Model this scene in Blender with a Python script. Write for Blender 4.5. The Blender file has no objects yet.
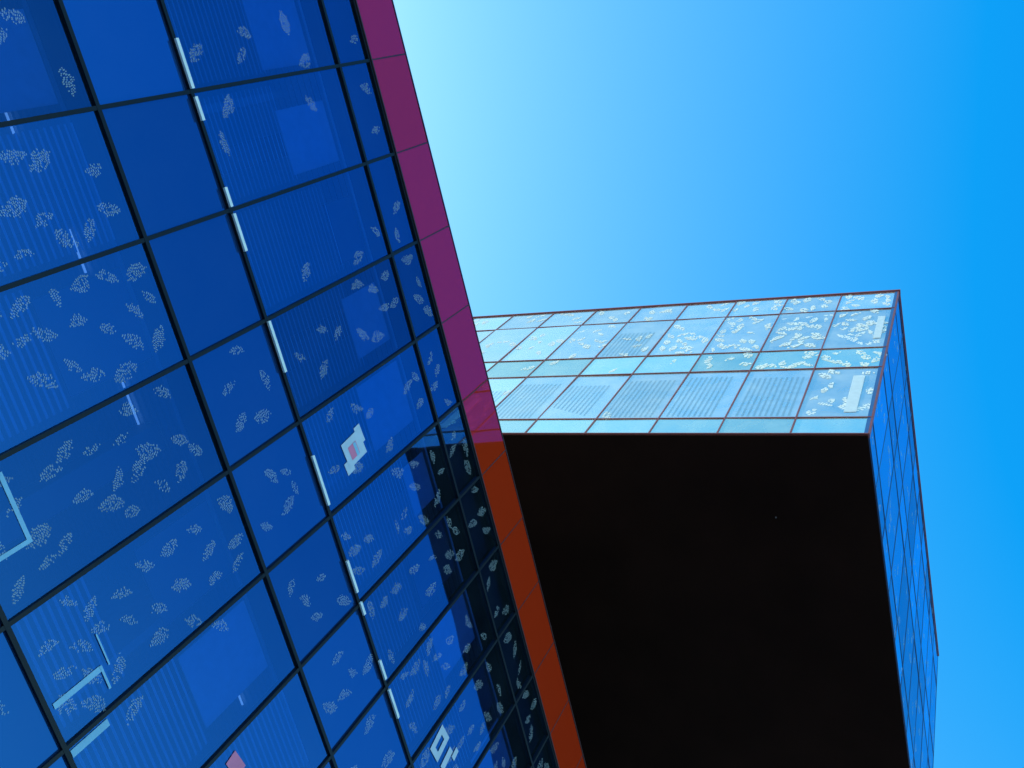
import bpy, bmesh, math, random
from mathutils import Vector, Matrix
random.seed(11)
scene = bpy.context.scene

# ------------------------------------------------------------------ materials
def new_mat(name):
    m = bpy.data.materials.new(name); m.use_nodes = True
    nt = m.node_tree; nt.nodes.clear()
    out = nt.nodes.new('ShaderNodeOutputMaterial')
    return m, nt, out
def N(nt, t, **kw):
    n = nt.nodes.new(t)
    for k, v in kw.items():
        if k in n.inputs: n.inputs[k].default_value = v
        else: setattr(n, k, v)
    return n
def rgba(c): return (c[0], c[1], c[2], 1)

def pbr(name, col, rough=0.5, metallic=0.0, noise=0.15, nscale=6.0, spec=0.5, coat=0.0, emis=None, es=0):
    m, nt, out = new_mat(name)
    p = N(nt, 'ShaderNodeBsdfPrincipled')
    p.inputs['Roughness'].default_value = rough
    p.inputs['Metallic'].default_value = metallic
    p.inputs['Specular IOR Level'].default_value = spec
    p.inputs['Coat Weight'].default_value = coat
    tc = N(nt, 'ShaderNodeTexCoord')
    nz = N(nt, 'ShaderNodeTexNoise'); nz.inputs['Scale'].default_value = nscale; nz.inputs['Detail'].default_value = 6
    nt.links.new(tc.outputs['Object'], nz.inputs['Vector'])
    mx = N(nt, 'ShaderNodeMix', data_type='RGBA')
    mx.inputs[6].default_value = rgba([c*(1-noise) for c in col])
    mx.inputs[7].default_value = rgba([min(1, c*(1+noise)) for c in col])
    nt.links.new(nz.outputs['Fac'], mx.inputs[0])
    nt.links.new(mx.outputs[2], p.inputs['Base Color'])
    if emis:
        p.inputs['Emission Color'].default_value = rgba(emis); p.inputs['Emission Strength'].default_value = es
    nt.links.new(p.outputs[0], out.inputs[0])
    return m

def glass(name, refl, trans, fac, opaque=None, wav=0.0002, dirt_sheen=0.02, dirt_sheen_col=(0.5,0.6,0.65), var=(0.74,1.14)):
    """coated solar glass: tinted mirror reflection over tinted transmission (or opaque back-pan)"""
    m, nt, out = new_mat(name)
    tc = N(nt, 'ShaderNodeTexCoord')
    nz = N(nt, 'ShaderNodeTexNoise'); nz.inputs['Scale'].default_value = 0.9; nz.inputs['Detail'].default_value = 1.5
    nt.links.new(tc.outputs['Object'], nz.inputs['Vector'])
    bp = N(nt, 'ShaderNodeBump'); bp.inputs['Strength'].default_value = 1.0; bp.inputs['Distance'].default_value = wav*10
    nt.links.new(nz.outputs['Fac'], bp.inputs['Height'])
    at = N(nt, 'ShaderNodeAttribute'); at.attribute_name = 'rnd'
    mr = N(nt, 'ShaderNodeMapRange'); mr.inputs['To Min'].default_value = var[0]; mr.inputs['To Max'].default_value = var[1]
    nt.links.new(at.outputs['Fac'], mr.inputs['Value'])
    vm = N(nt, 'ShaderNodeVectorMath', operation='SCALE'); vm.inputs[0].default_value = refl
    nt.links.new(mr.outputs[0], vm.inputs['Scale'])
    gl = N(nt, 'ShaderNodeBsdfGlossy'); gl.inputs['Roughness'].default_value = 0.02
    nt.links.new(vm.outputs[0], gl.inputs['Color']); nt.links.new(bp.outputs[0], gl.inputs['Normal'])
    if opaque:
        back = N(nt, 'ShaderNodeBsdfDiffuse'); back.inputs['Color'].default_value = rgba(opaque)
    else:
        back = N(nt, 'ShaderNodeBsdfTransparent'); back.inputs['Color'].default_value = rgba(trans)
    lw = N(nt, 'ShaderNodeFresnel'); lw.inputs['IOR'].default_value = 1.5
    ma = N(nt, 'ShaderNodeMath', operation='ADD'); ma.inputs[1].default_value = fac; ma.use_clamp = True
    nt.links.new(lw.outputs[0], ma.inputs[0])
    ms = N(nt, 'ShaderNodeMixShader')
    nt.links.new(ma.outputs[0], ms.inputs[0]); nt.links.new(back.outputs[0], ms.inputs[1]); nt.links.new(gl.outputs[0], ms.inputs[2])
    df = N(nt, 'ShaderNodeBsdfDiffuse'); df.inputs['Color'].default_value = rgba(dirt_sheen_col)  # diffuse veil: dirt film, plus painted pale reflection on the block's front
    n2 = N(nt, 'ShaderNodeTexNoise'); n2.inputs['Scale'].default_value = 1.3; n2.inputs['Detail'].default_value = 8
    nt.links.new(tc.outputs['Object'], n2.inputs['Vector'])
    m2 = N(nt, 'ShaderNodeMath', operation='MULTIPLY'); m2.inputs[1].default_value = dirt_sheen*2
    nt.links.new(n2.outputs['Fac'], m2.inputs[0])
    ms2 = N(nt, 'ShaderNodeMixShader')
    nt.links.new(m2.outputs[0], ms2.inputs[0]); nt.links.new(ms.outputs[0], ms2.inputs[1]); nt.links.new(df.outputs[0], ms2.inputs[2])
    nt.links.new(ms2.outputs[0], out.inputs[0])
    return m

def frit(name, col, alpha):
    m, nt, out = new_mat(name)
    d = N(nt, 'ShaderNodeBsdfDiffuse'); d.inputs['Color'].default_value = rgba(col)
    t = N(nt, 'ShaderNodeBsdfTransparent')
    ms = N(nt, 'ShaderNodeMixShader'); ms.inputs[0].default_value = alpha
    nt.links.new(t.outputs[0], ms.inputs[1]); nt.links.new(d.outputs[0], ms.inputs[2]); nt.links.new(ms.outputs[0], out.inputs[0])
    return m

M_GLASS   = glass('blue_solar_glass', (0.08,0.35,0.86), (0.13,0.36,0.85), 0.28, dirt_sheen=0.012, dirt_sheen_col=(.3,.5,.7), var=(.70,1.12))
M_SPAN    = glass('blue_spandrel_glass', (0.06,0.31,0.78), None, 0.36, opaque=(0.003,0.025,0.12), dirt_sheen=0.012, dirt_sheen_col=(.3,.5,.7), var=(.68,1.08))
M_BGLASS  = glass('pale_solar_glass', (1.0,1.0,0.96), (0.6,0.85,0.9), 0.62, dirt_sheen=0.26, dirt_sheen_col=(.96,.96,.92), var=(.76,1.1))  # strong whitish veil paints in the pale sky reflection of the front
M_BSPAN   = glass('pale_spandrel_glass', (0.95,1.0,0.84), None, 0.5, opaque=(0.5,0.68,0.6), dirt_sheen=0.22, dirt_sheen_col=(.85,.95,.85))
M_SGLASS  = glass('side_solar_glass', (0.25,0.60,0.88), (0.3,0.6,0.9), 0.6)
M_RED     = glass('red_fascia_panel', (0.40,0.045,0.52), None, 0.18, opaque=(0.54,0.032,0.006), dirt_sheen=0.004, dirt_sheen_col=(0.5,0.1,0.05), var=(.90,1.08))
M_MULL    = pbr('dark_aluminium', (0.008,0.009,0.014), 0.45, 0.2, spec=0.3)
M_MULLR   = pbr('maroon_aluminium', (0.30,0.07,0.06), 0.5, 0.0)
M_JOINT   = pbr('dark_red_joint', (0.05,0.01,0.012), 0.5, 0.0)
M_MULLS   = pbr('blue_grey_aluminium', (0.04,0.12,0.30), 0.4, 0.1)
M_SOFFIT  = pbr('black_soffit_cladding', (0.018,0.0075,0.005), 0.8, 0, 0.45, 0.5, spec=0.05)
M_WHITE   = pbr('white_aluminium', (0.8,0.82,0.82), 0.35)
M_BLIND   = pbr('blind_slat', (0.7,0.72,0.74), 0.6)
M_SHADE   = pbr('roller_shade', (0.10,0.12,0.16), 0.8)
M_CEIL    = pbr('ceiling_slats', (0.6,0.62,0.62), 0.6)
M_WALL    = pbr('interior_wall', (0.55,0.56,0.55), 0.8)
M_DARKIN  = pbr('slab_edge', (0.05,0.05,0.055), 0.8)
M_COL     = pbr('column_paint', (0.12,0.13,0.15), 0.6)
M_TUBE    = pbr('lamp_tube', (0.9,0.9,0.9), 0.5, emis=(0.9,0.95,1.0), es=0.8)
M_FRIT    = frit('leaf_frit', (0.62,0.74,0.80), 0.34)
M_FRITB   = frit('leaf_frit_dense', (0.98,0.98,0.96), 0.97)
M_LINE    = frit('line_frit', (0.12,0.3,0.42), 0.26)
M_ROOF    = pbr('roof_membrane', (0.2,0.2,0.2), 0.9)
M_PINK    = pbr('pink_paper', (0.75,0.2,0.35), 0.7)
M_LBLUE   = pbr('pale_blue_card', (0.25,0.5,0.72), 0.7)
M_POST    = pbr('white_card', (0.5,0.58,0.72), 0.7)

# ------------------------------------------------------------------ helpers
def empty(name):
    e = bpy.data.objects.new(name, None); scene.collection.objects.link(e); return e
def obj_from_bm(bm, name, mats, parent):
    me = bpy.data.meshes.new(name); bm.to_mesh(me); bm.free()
    o = bpy.data.objects.new(name, me); scene.collection.objects.link(o)
    for m in (mats if isinstance(mats, list) else [mats]): me.materials.append(m)
    o.parent = parent; return o
def box_bm(bm, o, ux, uy, uz, x0, x1, y0, y1, z0, z1, mi=0):
    v = []
    for z in (z0, z1):
        for x, y in ((x0,y0),(x1,y0),(x1,y1),(x0,y1)):
            v.append(bm.verts.new(o + ux*x + uy*y + uz*z))
    for f in ((0,1,2,3),(7,6,5,4),(0,4,5,1),(1,5,6,2),(2,6,7,3),(3,7,4,0)):
        fc = bm.faces.new([v[i] for i in f]); fc.material_index = mi
UZ = Vector((0,0,1))

class Facade:
    """o: origin (z=0) ; u: direction along ; n: outward normal"""
    def __init__(s, o, u, n): s.o, s.u, s.n = Vector(o), Vector(u).normalized(), Vector(n).normalized()
    def P(s, a, z, d=0): return s.o + s.u*a + UZ*z + s.n*d
    def panels(s, name, us, zs, matfn, mats, parent, tilt=0.0012, gap=0.0):
        bm = bmesh.new(); lay = bm.loops.layers.float_color.new('rnd')
        for j in range(len(zs)-1):
            for i in range(len(us)-1):
                mi = matfn(i, j)
                if mi is None: continue
                a0, a1, z0, z1 = us[i]+gap, us[i+1]-gap, zs[j]+gap, zs[j+1]-gap
                tu, tz = random.gauss(0, tilt), random.gauss(0, tilt)
                ac, zc = (a0+a1)/2, (z0+z1)/2
                vs = [bm.verts.new(s.P(a, z, tu*(a-ac)+tz*(z-zc))) for a, z in ((a0,z0),(a1,z0),(a1,z1),(a0,z1))]
                f = bm.faces.new(vs); f.material_index = mi
                r = random.random()
                for l in f.loops: l[lay] = (r, r, r, 1)
        return obj_from_bm(bm, name, mats, parent)
    def frame(s, name, us, zs, mat, parent, w=0.055, dep=0.035, back=0.10, tw=None):
        tw = tw or w
        bm = bmesh.new()
        for z in zs: box_bm(bm, s.o, s.u, s.n, UZ, us[0], us[-1], -back, dep+0.003, z-tw/2, z+tw/2)
        for a in us: box_bm(bm, s.o, s.u, s.n, UZ, a-w/2, a+w/2, -back-0.003, dep, zs[0]-tw/2+0.004, zs[-1]+tw/2-0.004)
        return obj_from_bm(bm, name, mat, parent)
    def leaves(s, name, lst, mat, parent, pitch=0.024, d=0.006, fill=1.0, dash=1.3):
        """lst of (u,z,len,ang)"""
        bm = bmesh.new()
        for (a, z, L, ang) in lst:
            ca, sa = math.cos(ang), math.sin(ang)
            W = L*random.uniform(0.22, 0.33); n = max(5, int(L/pitch)); bend = random.uniform(-.14,.14)*L
            for k in range(n):
                t = (k+.5)/n; y = (t-.5)*L
                hw = W*(math.sin(math.pi*t**0.85)**0.75)*random.uniform(.75,1.05)
                off = bend*(1-(2*t-1)**2)
                x = -hw + random.uniform(0, .02)
                while x < hw-0.012:
                    dl = random.uniform(.5, 1.1)*pitch*dash
                    x1 = min(x+dl, hw)
                    if random.random() > .14:
                        h = pitch*random.uniform(.5,.68)*fill
                        sl = 0.35*abs((x+x1)/2)
                        q = [(x+off, y+sl), (x1+off, y+sl), (x1+off, y+sl+h), (x+off, y+sl+h)]
                        bm.faces.new([bm.verts.new(s.P(a+qx*ca-qy*sa, z+qx*sa+qy*ca, d)) for qx, qy in q])
                    x = x1 + pitch*random.uniform(.3,.55)
        return obj_from_bm(bm, name, mat, parent)

# ================================================================== office building (left)
bld = empty('glass_office_building')
D1 = 8.807
F = Facade((0, D1, 0), (1,0,0), (0,-1,0))
PX = 1.53
us = [0.90 + PX*i for i in range(-9, 21)]
zs = [-1.6, -0.2, 3.12, 4.63, 7.95, 9.46, 12.79, 13.66]
ZT = 14.815
SPAN = {0, 2, 4}
F.panels('curtain_wall_glass', us, zs, lambda i, j: 1 if j in SPAN else 0, [M_GLASS, M_SPAN], bld)
F.frame('mullions', us, zs, M_MULL, bld, w=0.05, tw=0.055)
FR = Facade((0, D1-0.05, 0), (1,0,0), (0,-1,0))
zf = [13.70, ZT-0.03]
FR.panels('red_fascia', us, zf, lambda i, j: 0, [M_RED], bld, gap=0.012)
FR.frame('fascia_joints', us, [13.69, ZT-0.015], M_JOINT, bld, w=0.02, dep=0.004, back=0.04, tw=0.03)
X0, X1 = us[0], us[-1]
bm = bmesh.new()
U, Nn, O = Vector((1,0,0)), Vector((0,1,0)), Vector((0,0,0))
for (z0, z1) in ((-1.6,-1.5),(3.2,4.5),(8.03,9.30),(13.0,14.7)):
    box_bm(bm, O, U, Nn, UZ, X0+.1, X1-.1, D1+0.2, D1+24, z0, z1)
box_bm(bm, O, U, Nn, UZ, X0, X0+.08, D1+0.11, D1+24, -1.6, 14.75)
box_bm(bm, O, U, Nn, UZ, X1-.08, X1, D1+0.11, D1+24, -1.6, 14.75)
box_bm(bm, O, U, Nn, UZ, X0, X1, D1+24.01, D1+24.2, -1.6, 14.75)
obj_from_bm(bm, 'floor_slabs_and_walls', M_DARKIN, bld)
bm = bmesh.new(); box_bm(bm, O, U, Nn, UZ, X0, X1, D1-0.03, D1+24, 14.76, 14.80)
obj_from_bm(bm, 'roof', M_ROOF, bld)
bm = bmesh.new()
for zc in (3.1, 7.93, 12.9):
    y = D1+0.45
    while y < D1+7:
        box_bm(bm, O, U, Nn, UZ, X0+.2, X1-.2, y, y+0.07, zc-0.06, zc)
        y += 0.12
obj_from_bm(bm, 'ceiling_slats', M_CEIL, bld)
bm = bmesh.new()
for (z0, z1) in ((-1.5,3.19),(4.52,8.02),(9.32,12.99)):
    box_bm(bm, O, U, Nn, UZ, X0+.2, X1-.2, D1+7.1, D1+7.2, z0, z1)
    for i in range(0, len(us), 4):
        xx = us[i]+.1+0.2*random.random()
        box_bm(bm, O, U, Nn, UZ, xx, xx+0.12, D1+1.3, D1+7.09, z0, z1)
obj_from_bm(bm, 'interior_walls', M_WALL, bld)
bb = bmesh.new(); bs = bmesh.new()
for j, (z0, z1) in ((1,(-.1,3.0)),(3,(4.72,7.86)),(5,(9.55,12.70))):
    for i in range(len(us)-1):
        a0, a1 = us[i]+.09, us[i+1]-.09
        top = z0 + (z1-z0)*random.choice((.45,.5,.55,.55,.62,.7))
        if j == 3: top = z0+(z1-z0)*random.choice((.0,.3,.5,.95))
        z = z0
        while z < top:
            bb.faces.new([bb.verts.new(v) for v in (Vector((a0,D1+.16,z)),Vector((a1,D1+.16,z)),Vector((a1,D1+.185,z+.05)),Vector((a0,D1+.185,z+.05)))])
            z += .092
        if random.random() < (.85 if j == 5 else .5):
            zz0 = max(top+.12, z1-1.35); w0 = random.uniform(.1,.4)
            if z1-.1 > zz0+.2:
                box_bm(bs, O, U, Nn, UZ, a0+w0, a1-.05, D1+.34, D1+.36, zz0, z1-.1, random.choice((0,0,1)))
obj_from_bm(bb, 'slatted_blinds', M_BLIND, bld)
obj_from_bm(bs, 'roller_shades', [M_SHADE, M_BLIND], bld)
bm = bmesh.new()
for (z0, z1) in ((-1.5,3.0),(4.52,7.85),(9.32,12.82)):
    for i in range(0, len(us)-1):
        if i % 2: continue
        xx = us[i]+PX*0.5
        box_bm(bm, O, U, Nn, UZ, xx, xx+0.35, D1+0.8, D1+1.15, z0, z1)
obj_from_bm(bm, 'interior_columns', M_COL, bld)
bm = bmesh.new()
for xx, yy, ln in ((0.6,1.0,.55),(2.6,1.1,.75),(5.2,1.4,.6),(7.2,1.2,.5),(-1.2,1.3,.6),(9.4,1.3,.6)):
    box_bm(bm, O, U, Nn, UZ, xx, xx+ln, D1+yy, D1+yy+.022, 7.81, 7.83)
obj_from_bm(bm, 'ceiling_lamps', M_TUBE, bld)
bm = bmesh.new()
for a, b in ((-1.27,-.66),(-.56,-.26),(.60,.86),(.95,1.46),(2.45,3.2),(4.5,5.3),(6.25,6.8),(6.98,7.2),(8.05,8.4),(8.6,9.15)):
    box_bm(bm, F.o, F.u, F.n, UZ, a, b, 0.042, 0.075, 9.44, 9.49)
obj_from_bm(bm, 'transom_white_bars', M_WHITE, bld)  # short white streaks along one transom, built as raised bars
def leaf_field(us, zs, dens, Lr=(0.24,0.38), rejr=0.27):
    out = []
    for j in range(len(zs)-1):
        for i in range(len(us)-1):
            n = dens(i, j, us[i], zs[j])
            pts = []
            for _ in range(int(n*8)):
                if len(pts) >= n: break
                a = random.uniform(us[i]+.16, us[i+1]-.16); z = random.uniform(zs[j]+.2, zs[j+1]-.2)
                if zs[j+1]-zs[j] < .45: z = (zs[j]+zs[j+1])/2
                if all((a-p[0])**2+(z-p[1])**2 > rejr**2 for p in pts):
                    pts.append((a, z)); out.append((a, z, random.uniform(*Lr), random.uniform(-0.9, 0.9)+random.choice((0, 0, 2.4))))
    return out
def densL(i, j, x, z):
    if j == 6: return 4 if x > 2 else 2
    if j == 5:
        if x > 5: return 15
        if x > 3.5: return 9
        if x > 2: return 11
        if x < -1.8: return 8
        return 3
    if j == 4: return 5 if x > 2.2 else 0
    if j == 3:
        if x > 5: return 2
        return 24 if x > 0.5 else 17
    if j in (1, 2): return 5
    return 0
F.leaves('leaf_frit', leaf_field(us, zs, densL), M_FRIT, bld)
def poly(bm, pts, mi, d=-0.012):
    bm.faces.new([bm.verts.new(F.P(a, z, d)) for a, z in pts]).material_index = mi
def rect(bm, c, w, h, ang, mi, d=-0.012, hollow=0):
    ca, sa = math.cos(ang), math.sin(ang)
    def T(x, y): return (c[0]+x*ca-y*sa, c[1]+x*sa+y*ca)
    if not hollow:
        poly(bm, [T(-w/2,-h/2),T(w/2,-h/2),T(w/2,h/2),T(-w/2,h/2)], mi, d)
    else:
        for (x0,x1,y0,y1) in ((-w/2,w/2,-h/2,-h/2+hollow),(-w/2,w/2,h/2-hollow,h/2),(-w/2,-w/2+hollow,-h/2+hollow,h/2-hollow),(w/2-hollow,w/2,-h/2+hollow,h/2-hollow)):
            poly(bm, [T(x0,y0),T(x1,y0),T(x1,y1),T(x0,y1)], mi, d)
bm = bmesh.new()
rect(bm, (4.86,10.44), .42,.50,.1, 0, 0.010); rect(bm, (4.72,10.66), .30,.16,.1, 0, 0.008); rect(bm, (5.06,10.22), .2,.2,.1, 0, 0.008)
rect(bm, (4.88,10.42), .22,.22,.1, 1, 0.014); rect(bm, (4.88,10.48), .22,.07,.1, 2, 0.017)
rect(bm, (2.96,4.98), .80,.5,.0, 2, 0.01, hollow=.05)
rect(bm, (5.02,5.03), .07,.62,.0, 2, 0.01); rect(bm, (5.14,5.35), .30,.03,.0, 2, 0.013); rect(bm, (4.85,5.45), .4,.02,.0, 2, 0.013)
rect(bm, (5.6,4.93), .09,.50,.0, 2, 0.01)
rect(bm, (10.4,10.3), .36,.5,.2, 0, 0.01, hollow=.12); rect(bm, (10.78,10.35), .14,.40,.2, 0, 0.01); rect(bm, (10.9,10.6), .12,.2,.2, 0, 0.012)
rect(bm, (7.35,6.45), .3,.2,.2, 1, 0.01)
obj_from_bm(bm, 'window_cards', [M_POST, M_PINK, M_LBLUE], bld)

# ================================================================== cantilevered block (right)
blk = empty('cantilevered_office_block')
B = Vector((9.356, 2.594, 0)); ud = Vector((-0.0379, 0.9993, 0)).normalized()
nf = Vector((-ud.y, ud.x, 0))          # outward (-X)
us_ = Vector((1, -0.008, 0)).normalized(); ns_ = Vector((-0.008, -1, 0)).normalized()
W, CW = 1.713*12, 1.713
zb = [20.0, 20.9, 24.08, 25.55, 28.95, 30.60]
FB = Facade(B, ud, nf)
ub = [CW*i for i in range(13)]
FB.panels('front_glass', ub, zb, lambda i, j: 1 if j in (0,2) else 0, [M_BGLASS, M_BSPAN], blk, tilt=0.003)
FB.frame('front_mullions', ub, zb, M_MULLR, blk, w=0.035, dep=0.02)
LX = 14.0
FS = Facade(B, us_, ns_)
usd = [LX/10*i for i in range(11)]
FS.panels('side_glass', usd, zb, lambda i, j: 0, [M_SGLASS], blk, tilt=0.002)
FS.frame('side_mullions', usd, zb, M_MULLS, blk, w=0.03, dep=0.008)
C0 = B; C1 = B+us_*LX; C3 = B+ud*W; C2 = Vector((C1.x, C3.y, 0))
def prism(bm, pts, z0, z1):
    a = [bm.verts.new((p.x,p.y,z0)) for p in pts]; b = [bm.verts.new((p.x,p.y,z1)) for p in pts]
    bm.faces.new(a[::-1]); bm.faces.new(b)
    for i in range(len(pts)):
        k = (i+1) % len(pts); bm.faces.new((a[i], a[k], b[k], b[i]))
def inset(d):
    return [C0+Vector((d,d,0)), C1+Vector((-d,d,0)), C2+Vector((-d,-d,0)), C3+Vector((d,-d,0))]
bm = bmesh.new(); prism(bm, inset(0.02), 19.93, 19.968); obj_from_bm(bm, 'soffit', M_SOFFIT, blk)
bm = bmesh.new()
prism(bm, inset(0.15), 19.975, 20.6); prism(bm, inset(0.15), 24.2, 25.4); prism(bm, inset(0.15), 29.3, 30.3)
obj_from_bm(bm, 'floor_slabs', M_DARKIN, blk)
bm = bmesh.new(); prism(bm, inset(0.12), 30.32, 30.5); obj_from_bm(bm, 'roof', M_ROOF, blk)
bm = bmesh.new(); prism(bm, [C2, C3, C3+Vector((0,.1,0)), C2+Vector((0,.1,0))], 20, 30.6)
prism(bm, [C1, C2, C2+Vector((.1,0,0)), C1+Vector((.1,0.0,0))], 20, 30.6)
obj_from_bm(bm, 'rear_walls', M_COL, blk)
bm = bmesh.new()
for z0, z1 in ((20.62,24.18),(25.42,29.28)):
    box_bm(bm, B, Vector((1,0,0)), ud, UZ, 5.0, 5.1, 1.0, W-.5, z0, z1)
obj_from_bm(bm, 'interior_walls', M_WALL, blk)
# vertical line frit on the glazing
bm = bmesh.new()
for i in range(1, 12):
    for j, z0, z1 in ((1, 21.0, 23.3), (3, 25.7, 27.6)):
        if j == 3 and i not in (4, 9): continue
        z1 += random.uniform(-.5, .4)
        a = ub[i]+0.12 + random.uniform(0, .3)
        while a < ub[i+1]-0.15:
            bm.faces.new([bm.verts.new(FB.P(x_, z_, 0.009)) for x_, z_ in ((a,z0),(a+.06,z0),(a+.06,z1),(a,z1))]); a += 0.14
obj_from_bm(bm, 'line_frit', M_LINE, blk)
bm = bmesh.new()
box_bm(bm, B, nf, ud, UZ, 0.009, 0.016, .38, .66, 21.2, 23.5)
box_bm(bm, B, nf, ud, UZ, 0.009, 0.016, .22, .42, 26.3, 28.2)
obj_from_bm(bm, 'white_panels', M_WHITE, blk)
def densB(i, j, x, z):
    if j == 3: return {0:26,1:26,2:22,3:18,4:6,5:12,6:8}.get(i, 6)
    if j == 4: return {0:10,1:9,2:8}.get(i, 4)
    if j == 1: return {0:16}.get(i, 1 if i % 3 == 0 else 0)
    if j == 2: return {0:9,1:8,2:6}.get(i, 1)
    return 0
FB.leaves('leaf_frit', leaf_field(ub, zb, densB, (0.34,0.54), 0.26), M_FRITB, blk, pitch=0.06, fill=1.5, dash=2.2)
def densS(i, j, x, z): return 4 if j in (1,3) else 1
FS.leaves('side_leaf_frit', leaf_field(usd, zb, densS, (0.32,0.5), 0.26), M_FRIT, blk, pitch=0.07)
bm = bmesh.new()
box_bm(bm, B, ud, nf, UZ, -0.05, W, -0.1, 0.045, 30.63, 30.70)
box_bm(bm, B, us_, ns_, UZ, -0.04, LX, -0.1, 0.04, 30.632, 30.705)
obj_from_bm(bm, 'coping', M_MULLR, blk)
bm = bmesh.new()
box_bm(bm, O, U, Nn, UZ, 10.5, 22.8, 15.0, 22.8, 14.81, 19.92)
obj_from_bm(bm, 'supporting_core', M_COL, blk)
bm = bmesh.new(); bmesh.ops.create_cone(bm, cap_ends=True, segments=16, radius1=.012, radius2=.02, depth=.03)
o = obj_from_bm(bm, 'soffit_sensor', M_COL, blk); o.location = (11.46, 4.905, 19.913)

# ================================================================== ground
gm, nt, out = new_mat('asphalt_and_earth')
p = N(nt, 'ShaderNodeBsdfPrincipled'); p.inputs['Roughness'].default_value = .9
tc = N(nt,'ShaderNodeTexCoord'); nz = N(nt,'ShaderNodeTexNoise'); nz.inputs['Scale'].default_value=.4; nz.inputs['Detail'].default_value=8
cr = N(nt,'ShaderNodeValToRGB'); cr.color_ramp.elements[0].color=(.04,.042,.045,1); cr.color_ramp.elements[1].color=(.07,.07,.07,1)
nt.links.new(tc.outputs['Object'], nz.inputs['Vector']); nt.links.new(nz.outputs['Fac'], cr.inputs[0]); nt.links.new(cr.outputs[0], p.inputs['Base Color']); nt.links.new(p.outputs[0], out.inputs[0])
bm = bmesh.new()
bm.faces.new([bm.verts.new(v) for v in ((-3000,-3000,-1.75),(3000,-3000,-1.75),(3000,3000,-1.75),(-3000,3000,-1.75))])
obj_from_bm(bm, 'ground', gm, None)
pm, nt, out = new_mat('pale_bounce_paving')
p = N(nt, 'ShaderNodeBsdfPrincipled'); p.inputs['Roughness'].default_value = .85
tc = N(nt,'ShaderNodeTexCoord'); br = N(nt,'ShaderNodeTexBrick'); br.inputs['Scale'].default_value=1.0
br.inputs['Color1'].default_value=(.45,.41,.36,1); br.inputs['Color2'].default_value=(.40,.37,.33,1); br.inputs['Mortar'].default_value=(.15,.14,.13,1); br.inputs['Mortar Size'].default_value=.008
nt.links.new(tc.outputs['Object'], br.inputs['Vector']); nt.links.new(br.outputs[0], p.inputs['Base Color']); nt.links.new(p.outputs[0], out.inputs[0])
bm = bmesh.new(); box_bm(bm, O, U, Nn, UZ, -90, 110, -110, D1+26, -1.9, -1.61); obj_from_bm(bm, 'bounce_pavement', pm, None)  # unseen plaza, extended and made pale to bounce warm light upward

# ================================================================== light
azr = math.radians(-11); el = math.radians(32)
w = bpy.data.worlds.new('World'); scene.world = w; w.use_nodes = True
nt = w.node_tree; nt.nodes.clear()
sk = nt.nodes.new('ShaderNodeTexSky'); sk.sky_type = 'NISHITA'; sk.sun_disc = False
sk.sun_elevation = el; sk.sun_rotation = azr; sk.air_density = 1.0; sk.dust_density = 0.55; sk.ozone_density = 2.0
# photographic colour rendition of the sky: vivid blue
gmn = nt.nodes.new('ShaderNodeGamma'); gmn.inputs['Gamma'].default_value = 0.82
va = nt.nodes.new('ShaderNodeVectorMath'); va.operation = 'MULTIPLY_ADD'
va.inputs[1].default_value = (2.8, 3.5, 2.2); va.inputs[2].default_value = (-2.0, -1.5, 2.2)
vx = nt.nodes.new('ShaderNodeVectorMath'); vx.operation = 'MAXIMUM'; vx.inputs[1].default_value = (0.03,0.2,0)
bg = nt.nodes.new('ShaderNodeBackground'); bg.inputs['Strength'].default_value = 0.15
wo = nt.nodes.new('ShaderNodeOutputWorld')
nt.links.new(sk.outputs[0], gmn.inputs[0]); nt.links.new(gmn.outputs[0], va.inputs[0]); nt.links.new(va.outputs[0], vx.inputs[0]); nt.links.new(vx.outputs[0], bg.inputs[0]); nt.links.new(bg.outputs[0], wo.inputs[0])
sd = Vector((math.sin(azr)*math.cos(el), math.cos(azr)*math.cos(el), math.sin(el)))
L = bpy.data.lights.new('sun', 'SUN'); L.energy = 5; L.angle = math.radians(.5); L.color = (1,.95,.88)
lo = bpy.data.objects.new('sun', L); scene.collection.objects.link(lo)
lo.rotation_euler = sd.to_track_quat('Z','Y').to_euler()

# ================================================================== camera
z = Vector((-.31506,-.46264,-.82871)).normalized()
x = Vector((.22533,-.88412,.40854)); x = (x - z*x.dot(z)).normalized(); y = z.cross(x)
cd = bpy.data.cameras.new('camera'); cd.sensor_width = 36; cd.lens = 927/1024*36; cd.clip_end = 6000; cd.clip_start = .05
co = bpy.data.objects.new('camera', cd); scene.collection.objects.link(co)
co.matrix_world = Matrix(((x.x,y.x,z.x,0),(x.y,y.y,z.y,0),(x.z,y.z,z.z,0),(0,0,0,1)))
scene.camera = co
scene.view_settings.view_transform = 'Standard'; scene.view_settings.look = 'None'; scene.view_settings.exposure = 0
